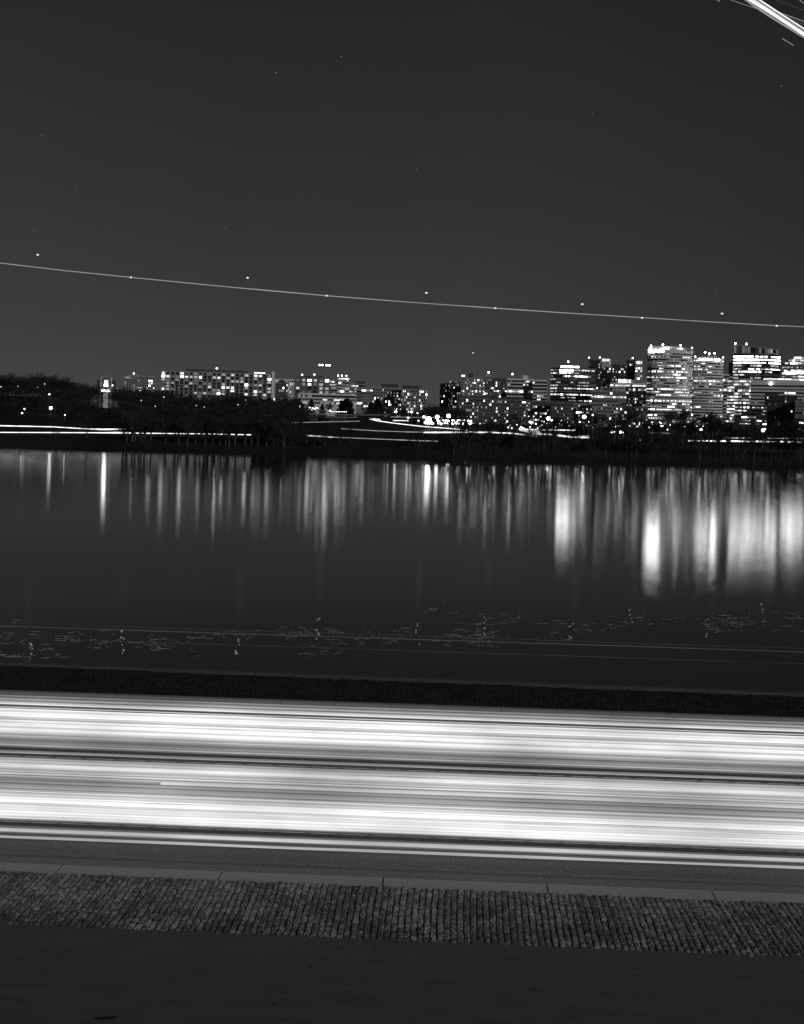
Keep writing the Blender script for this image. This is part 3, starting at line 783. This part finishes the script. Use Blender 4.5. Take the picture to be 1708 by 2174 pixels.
m2=MB(); pth=b[1]; n_=len(pth)
for (px_,py_) in pth: m2.v.append((px_,py_+.35,b[2]+.01)); 
for (px_,py_) in pth: m2.v.append((px_,py_+.35,b[2]+.05+DH*max(0,1-(px_/hw)**2)**.7))
for (px_,py_) in pth: m2.v.append((px_,py_+18,b[2]+.05+DH*max(0,1-(px_/hw)**2)**.7))
for (px_,py_) in pth: m2.v.append((px_,py_+18,b[2]+.01))
for r_ in range(3):
    for i_ in range(n_-1): m2.f.append((r_*n_+i_,r_*n_+i_+1,(r_+1)*n_+i_+1,(r_+1)*n_+i_))
m2.build('domed_roof',M['dark_concrete'],b[0])
PLd=plen(pth)
for zz in (.9,3.9,6.7):
    half=math.sqrt(max(0,1-(zz+2.2)/DH)**.7)*.96 if False else max(0,1-((zz+2.0)/DH)**1.43)**.5*.96
    q_=-half
    while q_<half-.1:
        wd_=rd.uniform(.06,.22)
        if q_+wd_>half: break
        (px_,py_),d_=path_at(pth,PLd*(q_+wd_/2+1)/2)
        inst('window',UW[rd.choice(('L2','L3','L3','L4'))],b[0],(px_,py_+.25,b[2]+zz),(0,0,math.atan2(d_[1],d_[0])),(wd_*hw*.94,.4,1.7)); q_+=wd_+.015
b=building('office_building','broad grey concrete office with a round lit emblem under its roof',1597,1712,806,1350,12,34,'ribbon',.22,MIX,'concrete',seed=58,fh=3.5,wz=.5,hotrows=None,parapet=4)
m2=MB(); m2.ball((-b[3]/2+b[3]*.36,-.4,b[2]-3.4),1.5,12); m2.build('lit_emblem',M['L4'],b[0],True)
sign(b,.22,.98,.6,1.4,'L3')
building('dark_building','black windowless-looking block before the grey concrete office',1626,1692,838,1200,9,16,'punch',.07,MIX,'black',seed=59,fh=3.0,roofs=((0,.42,1.5,'black'),))
building('office_building','dark stepped office with bright broken windows below the glowing glass wing',1562,1628,858,1160,8,18,'ribbon',.38,HOT,'black',seed=60,fh=2.9,wz=.5)
building('office_building','grey office sliver with banded windows at the lower right edge',1690,1730,850,1180,8,9,'ribbon',.3,HOT,'dark_concrete',seed=61,fh=2.9)

# hipped roof of the squat building
p=P(598,812,1499); m2=MB()
for o in list(C.objects):
    if o.name.startswith('gabled_building'):
        w2=27*1500/F/2
        H=P(598,812,1500).z-o.location.z
        v=[(-w2*.7,-.5,H),(w2*.7,-.5,H),(w2*.7,12,H),(-w2*.7,12,H),(-w2*.3,4,H+3.4),(w2*.3,4,H+3.4)]
        mesh_obj('roof',v,[(0,1,5,4),(1,2,5),(2,3,4,5),(3,0,4),(3,2,1,0)],M['black'],o)

# light mast with four lamps
mt=P(690,775,1420); gz=land(mt.x,1420)
t=thing('light_mast','tall thin mast carrying a row of four lamps above the square block','mast',(mt.x,1420,gz))
m2=MB(); top=mt.z-gz; m2.tube([(1.3,0,0),(1.3,0,top-1)],[.5,.22],6); m2.build('pole',M['metal'],t)
m2=MB(); m2.tube([(-6.5,0,top-1),(6,0,top-1)],.18,5); m2.build('crossbar',M['metal'],t)
for dx in (-5.6,-2.6,2.1,5.0):
    m2=MB(); m2.ball((dx,0,top),.95,8); m2.build('lamp',M['lamp'],t,True)

# ------------------------------------------------------------------ bell tower
bt=P(224,868,1480); bz=bt.z; SCL=1480/F
t=thing('bell_tower','open steel bell tower with glowing bells standing above the dark trees','tower',(bt.x,1480,bz),R(8))
hw=10.6*SCL; HT=71*SCL
for sx in (-1,1):
    for sy in (-1,1):
        m2=MB(); m2.box(sx*hw-.45,sx*hw+.45,sy*hw-.45,sy*hw+.45,0,HT); m2.build('post',M['metal'],t)
        m2=MB(); m2.box(sx*hw*.42-.3,sx*hw*.42+.3,sy*hw*.42-.3,sy*hw*.42+.3,HT*.5,HT*.87); m2.build('inner_post',M['metal'],t)
m2=MB()
for z0 in (HT-.9,):
    m2.box(-hw+.46,hw-.46,-hw-.4,-hw+.4,z0,z0+.86); m2.box(-hw+.46,hw-.46,hw-.4,hw+.4,z0,z0+.86)
    m2.box(-hw-.4,-hw+.4,-hw+.46,hw-.46,z0,z0+.86); m2.box(hw-.4,hw+.4,-hw+.46,hw-.46,z0,z0+.86)
m2.build('top_frame',M['metal'],t)
m2=MB(); m2.box(-hw*.46,hw*.46,-hw*.5,hw*.5,0,HT*.49); m2.build('shaft',M['concrete'],t)
for z0 in (.50,.665,.86):
    q=hw*.95 if z0<.8 else hw*.5
    m2=MB(); m2.box(-q,q,-q,q,HT*z0,HT*z0+.5); m2.build('platform',M['metal'],t)
for i in range(7):
    bx=-hw*.78+i*hw*1.56/6
    m2=MB(); b0=len(m2.v); n=10
    pr=[(.0,1.5),(.45,1.45),(.55,.9),(.75,.35),(1.0,0)]
    for (r_,z_) in pr:
        for k in range(n): m2.v.append((bx+r_*math.cos(2*PI*k/n),-hw*.7+r_*math.sin(2*PI*k/n),HT*.535+z_*1.3))
    for i2 in range(4):
        for k in range(n): k2=(k+1)%n; m2.f.append((b0+i2*n+k,b0+i2*n+k2,b0+(i2+1)*n+k2,b0+(i2+1)*n+k))
    m2.build('bell',M['L3'],t,True)  # floodlighting is put into the bell material, which glows by itself
for (bx,zz,s_) in ((-1.1,.70,1.3),(1.1,.70,1.3),(0,.76,1.2),(-.9,.81,.8),(.9,.81,.8)):
    m2=MB(); m2.ball((bx,-hw*.2,HT*zz),s_,10,1.1); m2.build('bell',M['SG'],t,True)  # upper bells are emissive too, their brightness painted in as glow
m2=MB(); m2.box(-hw*.8,hw*.8,-hw*.6,-hw*.4,HT*.515,HT*.53); m2.build('floodlight',M['L4'],t)
m2=MB(); m2.box(-hw*.85,hw*.85,-hw*.9,-hw*.7,HT*.645,HT*.66); m2.build('floodlight',M['L2'],t)
m2=MB(); m2.box(-40,40,-14,14,-4,-.05); pl=m2.build('plinth',M['dark_concrete'],t)
t['group']='landmarks'

# ------------------------------------------------------------------ street lamps and small lights
lampU={}
def unit_lamp(key,mat):
    m2=MB(); m2.ball((0,0,0),1,10); o=m2.build('lamp_head',M[mat],None,True); C.objects.unlink(o); return o.data
UL={'s':unit_lamp('s','lamp'),'b':unit_lamp('b','lampbig'),'d':unit_lamp('d','L4'),'f':unit_lamp('f','L3')}
m2=MB(); m2.tube([(0,0,0),(0,0,.5),(0,0,1)],[.12,.09,.07],6); po=m2.build('pole',M['metal']); C.objects.unlink(po); UPOLE=po.data
def lamp(x,y,D,r,kind,label,group='street lamps across the river'):
    p=P(x,y,D); z0=land(p.x,D)
    if p.z-z0<3: z0=p.z-8
    t=thing('street_lamp',label,'street lamp',(p.x,D,z0),0,group)
    inst('pole',UPOLE,t,(0,0,0),(0,0,0),(1,1,p.z-z0))
    inst('lamp_head',UL[kind],t,(0,0,p.z-z0),(0,0,0),(r,r,r*.9))
L=lamp
L(108,866,900,1.15,'d','brightest lamp on the dark hill left of the bell tower')
L(52,868,900,.6,'d','upper lamp of a close pair near the left edge'); L(47,877,880,.5,'d','lower lamp of a close pair near the left edge')
L(105,837,1100,.6,'d','small lamp above the brightest hill lamp')
for x,y in ((95,815),(55,820),(38,820),(30,820),(2,821),(45,834),(124,829),(48,844),(80,822))[::2]: L(x,y,1180,.42,'f','faint small house light among the trees of the dark hill','faint lights on the dark hill')
L(138,881,800,.4,'d','lowest faint lamp on the slope right of the brightest hill lamp')
L(274,860,1000,.6,'d','lone lamp among trees below the low flat-roofed building')
for x,y in ((330,862),(333,845),(348,843),(362,846),(417,861),(425,856),(506,859),(511,852),(434,864),(493,860),(300,850),(310,848),(522,849))[::2]: L(x,y,940,.36,'f','faint light glimpsed through the grove below the apartment slab','faint lights in the grove')
L(570,878.5,930,1.1,'d','squat bright light at the road bend below the apartment slab')
for x,y in ((574,884),(580,880),(586,882),(577,882)): L(x,y,930,.35,'d','tiny light clustered by the road bend lamp','tiny lights at the road bend')
L(637.5,863,1080,.95,'s','lone bright lamp in front of the evergreen grove')
for i in range(9): L(655+i*2.4,866+rtr.uniform(-2,4),1060,.45,'d','small light in the short row inside the evergreen grove','row of lights in the grove')
L(701,872,1080,.7,'d','lamp at the foot of the pale lit bare tree')
for i in range(10): L(705+i*3.4,874,1070,.3,'d','small light in the row under the right half of the evergreen grove','row of lights under the grove')
L(841,874,1050,.85,'s','single globe lamp below the small dotted office')
L(868,874,1050,.5,'d','left lamp of a close pair below the second grey apartment block'); L(874.5,874.5,1050,.8,'s','right lamp of a close pair below the second grey apartment block')
L(867,887,1000,.75,'s','lamp low on the slope beside the curving road'); L(889,893,980,.6,'d','small lamp between the slope lamp and the glaring valley lamp'); L(887,877,1040,.5,'d','tiny lamp above the slope by the valley')
L(900.5,885,950,.95,'s','lamp just left of the glaring valley lamp')
L(910,890,900,1.9,'b','largest glaring lamp in the valley gap')
for dx in (-5,-1,3,7): L(909+dx,897,905,1.1,'d','bright shop light in the row right under the glaring valley lamp','shop lights under the glaring lamp')
L(929,885,950,1.5,'d','flat bright light between the two glaring valley lamps')
L(953,883,930,1.4,'s','second glaring lamp of the valley, with a halo beside the brick apartments')
rl=random.Random(17)
for i in range(46):
    x=rl.uniform(918,1002); y=rl.choice((893,899))+rl.uniform(-1.2,1.2); L(x,y,940,rl.uniform(.35,.8),'d','small shop front light in the long row at the foot of the valley','shop front lights in the valley row')
L(1051.5,893,900,.85,'s','lamp before the brick apartments left of the forked tree'); L(995.5,900.5,880,.8,'s','low lamp at the right end of the shop front row')
L(983,901,880,.5,'d','low dim lamp near the right end of the shop front row')
L(1126,896,880,.75,'s','lamp right of the forked tree above the bright road loop')
L(1164.5,888.5,860,1.25,'s','twin globe lamp, brighter upper one, glowing through twigs'); L(1172,893,865,.85,'d','twin globe lamp, dimmer lower one, glowing through twigs')
L(1241,885,870,1.3,'s','star-like lamp glowing through twigs before the pale apartments')
for x,y in ((1110,908),(1080,907),(1087,909),(1188,900),(1142,909),(1147,905),(1209,903)): L(x,y,760,.4,'d','small light beside the bright road loop','small lights by the road loop')
L(1298.5,916.5,640,.62,'s','brighter lamp of the pair low in the trees under the banded office'); L(1305,916.5,640,.3,'d','dimmer lamp of the pair low in the trees under the banded office')
L(1318,917.5,640,.6,'s','first of two lamps low in the trees at the foot of the tallest tower'); L(1324,917.5,640,.35,'d','small companion of the lamp at the foot of the tallest tower')
L(1351,905,660,.4,'d','small low light left of the tallest tower'); L(1360,934,545,.16,'d','tiny light low on the dark bank')
L(1418,912,650,.3,'d','small slim-post lamp under the tallest tower')
L(1489,911.5,640,.75,'s','bright lamp below the gap between the twin towers')
L(1621,913.5,640,.85,'s','bright flat lamp below the dark stepped office'); L(1625,911,640,.5,'d','dim companion above the flat lamp below the dark stepped office')
L(1700,913.5,640,1.15,'s','strong lamp at the right edge above the road')
for i in range(30):
    x=rl.uniform(1330,1560); L(x,rl.uniform(893,908),700,rl.uniform(.18,.45),'d','tiny scattered light in the trees at the foot of the twin towers','tiny lights at the foot of the towers')
for i in range(26):
    x=rl.uniform(1010,1330); L(x,rl.uniform(892,908),760,rl.uniform(.2,.42),'d','tiny scattered light in the trees before the front row apartments','tiny lights before the front row')
L(1005,749,1500,.75,'s','lone light high in the sky over the valley gap',None) if False else None

# ------------------------------------------------------------------ light trails across the river
def far_trail(pts, th, mat, label, up=.9, D=None):
    ps=[]
    for (x,y) in pts: ps.append(on_land(x,y,up) if D is None else P(x,y,D))
    dens=[]
    for a,b_ in zip(ps,ps[1:]):
        for k in range(6): dens.append(a.lerp(b_,k/6.))
    dens.append(ps[-1])
    base=ps[0].copy(); base.z-=up
    m2=MB(); m2.tube([p-base for p in dens],[th*p.y/F/2*rt.uniform(.75,1.2) for p in dens],6)
    o=m2.build('light_trail',mat); o.location=base
    return tag(o,label,'light trail','light trails on the roads across the river')
FT4=emit('far_trail_strong',4.5,0,.2); FT=emit('far_trail_glow',1.7,0,.2); FT2=emit('far_trail_soft',.35,0,.3); FT3=emit('far_trail_dim',.14,0,.3)
far_trail([(-20,903),(0,903.7),(110,906),(199,911),(250,911),(293,909)],2.3,FT,'upper white trail on the riverside road at the left edge')
far_trail([(199,911.5),(245,916),(300,919.5)],1.6,FT2,'short slanting trail joining the two riverside road trails')
far_trail([(-20,917.5),(0,917.8),(204,918.5),(296,919.5),(435,921),(533,923)],2.0,FT,'lower and longest white trail on the riverside road')
far_trail([(598,897),(640,896.8),(675,896),(764,894)],1.4,FT2,'level trail on the upper lawn road in the middle')
far_trail([(786,890),(800,893),(840,898.6),(900,905.5),(955,909.5),(992,913)],1.6,FT,'white trail curving down right from the bright bend')
far_trail([(788,888),(796,889.5),(806,891.5)],5,FT,'thick bright blob of light at the road bend')
far_trail([(801,882),(812,880.5),(824,882)],3.2,FT,'short bright arc of light above the road bend')
far_trail([(830,885),(880,886),(940,886.5)],1.1,FT2,'thin level trail right of the bright arc',D=1000)
far_trail([(835,892.5),(868,893)],1.8,FT,'short bright trail below the thin level one',D=950)
far_trail([(725,910),(801,914.5),(867,917),(955,917.7)],1.5,FT2,'long gently falling trail across the middle lawn')
far_trail([(900,918),(955,917.7),(1033,917.5),(1060,918.5),(1089,920),(1117,923),(1140,926)],3.0,FT,'long bright trail before the brick apartments and forked tree')
far_trail([(651,924.3),(706,928),(780,931),(867,934.5),(930,936.7)],1.9,FT2,'lowest trail running down the middle lawn near the river')
far_trail([(653,924.5),(706,928)],2.2,FT,'bright start of the lowest trail on the middle lawn')
far_trail([(1106,911),(1120,915),(1135,918),(1150,920)],9,FT,'widest white pool of light on the road loop')
far_trail([(1110,911),(1150,912.5),(1222,913.2)],3.2,FT,'level white trail across the top of the road loop',D=600)
far_trail([(1130,921),(1171,922),(1210,927.5),(1252,929)],3.4,FT,'white trail sweeping down the right of the road loop')
far_trail([(1228,926),(1252,926.5)],4,FT2,'short stub of light at the end of the road loop')
far_trail([(1461,935.5),(1560,936.5),(1640,937.5),(1730,939)],3.2,FT4,'bright low trail on the bank road at the right edge',D=570)
far_trail([(1540,929.5),(1730,931)],1.2,FT,'upper thin trail over the bank road at the right edge',D=575)
far_trail([(1545,932.5),(1730,934.5)],1.0,FT3,'middle thin dim trail over the bank road at the right edge',D=575)
far_trail([(1370,919),(1400,918.5),(1425,920)],1.3,FT2,'short trail low in the trees under the tallest tower',D=640)
far_trail([(555,880),(600,880.5),(640,881)],.8,FT3,'faint trail left of the evergreen grove',D=960)
far_trail([(660,879),(740,881),(830,880.5)],.9,FT3,'faint trail under the evergreen grove',D=960)
far_trail([(690,885),(760,886)],1.0,FT3,'short faint trail below the evergreen grove',D=940)

# ------------------------------------------------------------------ aircraft lights in the sky
AD=1600.
ap=[(-60,551),(0,558),(140,574.5),(278,588.5),(486,609),(694,627.5),(873,641.5),(1052,654),(1208,664.5),(1364,674),(1507,683),(1650,691),(1708,693.5),(1770,696.5)]
ps=[P(x,y,AD) for x,y in ap]; base=ps[0]
m2=MB(); m2.tube([p-base for p in ps],.50,6); o=m2.build('aircraft_light_trail',emit('aircraft_glow',.34,0,.01)); o.location=base
tag(o,'long thin line of an aircraft light sinking across the whole sky','light trail')
FL=emit('strobe_flash',.95)
fl_on=[(278,588.5),(694,627.5),(1052,654),(1364,674.5),(1650,691.5)]
fl_off=[(80,540.5),(526,589.5),(906,621.5),(1237,645.5),(1534,665.5)]
def flash(x,y,label,grp,r=1.2,D=AD):
    p=P(x,y,D); m2=MB(); m2.ball((0,0,0),r,10,.8); o=m2.build('aircraft_flash',FL,None,True); o.location=p; o.scale=(1.3,1,1)
    tag(o,label,'aircraft flash',grp)
names=['first from the left','second from the left','in the middle','second from the right','last at the right']
for (x,y),n in zip(fl_on,names): flash(x,y,'wing flash sitting on the aircraft line, %s'%n,'flashes on the aircraft line')
for (x,y),n in zip(fl_off,names): flash(x,y,'wing flash floating above the aircraft line, %s'%n,'flashes above the aircraft line',1.25)
flash(1005,749,'lone point of light low in the sky over the valley gap',None,.8)
# closer aircraft crossing the top right corner
CG=emit('landing_glow',1.3,0,.05); CG2=emit('landing_soft',.30,0,.05); CG3=emit('landing_dim',.12,0,.05)
def corner(pts,th,mat,label):
    D=500.; ps=[P(2700*.5308+x*.16098,y*.16098,D) for x,y in pts]; base=ps[0]
    dens=[]
    for a,b_ in zip(ps,ps[1:]):
        for k in range(4): dens.append(a.lerp(b_,k/4.))
    dens.append(ps[-1])
    m2=MB(); m2.tube([p-base for p in dens],th*.16098*D/F/2,8); o=m2.build('landing_light_trail',mat,None,True); o.location=base
    tag(o,label,'light trail','landing light trails in the top corner')
corner([(900,-60),(1000,0),(1320,200),(1570,362),(1760,490)],30,CG,'thickest white landing light trail, lowest of the corner bundle')
corner([(960,-60),(1060,5),(1400,225),(1640,385),(1800,490)],12,CG,'thin crisp trail next above the thickest one in the corner')
corner([(1010,-80),(1130,0),(1450,210),(1708,375),(1790,430)],15,CG,'uppermost thick white trail of the corner bundle')
corner([(985,-60),(1095,10),(1430,232),(1680,395),(1800,470)],30,CG2,'grey haze-like trail between the white ones in the corner')
corner([(850,-60),(950,0),(1050,75),(1280,225),(1540,385),(1760,520)],26,CG2,'soft grey fringe along the underside of the corner bundle')
corner([(700,-30),(760,0),(900,50),(1070,105),(1240,130)],6,CG2,'thin curved trail joining the corner bundle from the left')
corner([(1240,120),(1340,148),(1450,185),(1560,225),(1760,300)],9,CG2,'thin curved trail leaving the corner bundle to the right')
corner([(1450,190),(1560,250),(1650,300),(1760,330)],7,CG3,'faint lower fork of the trail leaving the corner bundle')
corner([(1640,-10),(1708,40),(1780,95)],9,CG2,'short trail in the extreme top right corner')
corner([(1340,0),(1520,60),(1760,150)],3,CG3,'faintest hairline trail between the corner bundle and the corner')
corner([(1420,503),(1500,552),(1572,596)],9,CG2,'short separate dash below the corner bundle')
corner([(540,-20),(570,0),(597,14)],8,CG2,'tiny dash at the top edge left of the corner bundle')

# fallen leaves on the footpath
def leaf(x,y,size,rz):
    p=G(x,y,.013); m2=MB(); n=9; b=0
    m2.v.append((0,0,.004))
    for i in range(n):
        a=2*PI*i/n; r_=size*(.55+.45*math.cos(a)**2)*(1 if i%2 else .78)
        m2.v.append((r_*math.cos(a),r_*.55*math.sin(a),.002+.006*math.sin(i*2.1)**2))
    for i in range(n): m2.f.append((0,1+i,1+(i+1)%n))
    o=m2.build('fallen_leaf',M['leaf']); o.location=p; o.rotation_euler=(0,0,rz); return o
rv=random.Random(4)
for (x,y) in ((46,2042),(22,2080),(96,2029),(142,2021),(188,2037),(88,2066),(302,2066),(552,2160),(582,2132),(606,2109),(645,2080),(660,2055),(686,2038),(735,2106),(770,2086),(792,2040),(798,2010),(720,2013),(230,2000),(1135,2102),(1215,2160),(1290,2110),(1380,2052),(1454,2100),(1560,2140),(1035,2013)):
    tag(leaf(x,y,rv.uniform(.02,.05),rv.uniform(.4,1.4)),'small dark leaf lying on the bare asphalt nearest the viewer','leaf','fallen leaves on the asphalt')
tag(leaf(226,2163,.17,.1),'largest dark blotch of wet leaves at the bottom left edge of the asphalt','leaves')

# stars
st_=emit('starlight',.28)
for (x,y,r_) in ((725,120,1.3),(587,154,1.5),(88,286,1.2),(886,359,1.1),(912,562,1.0),(1258,239,1.0),(1660,182,1.5),(850,250,.8),(478,484,.8),(163,395,.8),(1522,621,.9),(1105,547,.7),(311,242,.7),(1410,409,.7),(73,490,1.1)):
    m2=MB(); m2.ball((0,0,0),r_*1.6,6); o=m2.build('star',st_,None,True); o.location=P(x,y,6000)
    tag(o,'tiny faint star in the empty dark sky above the aircraft line','star','faint stars')
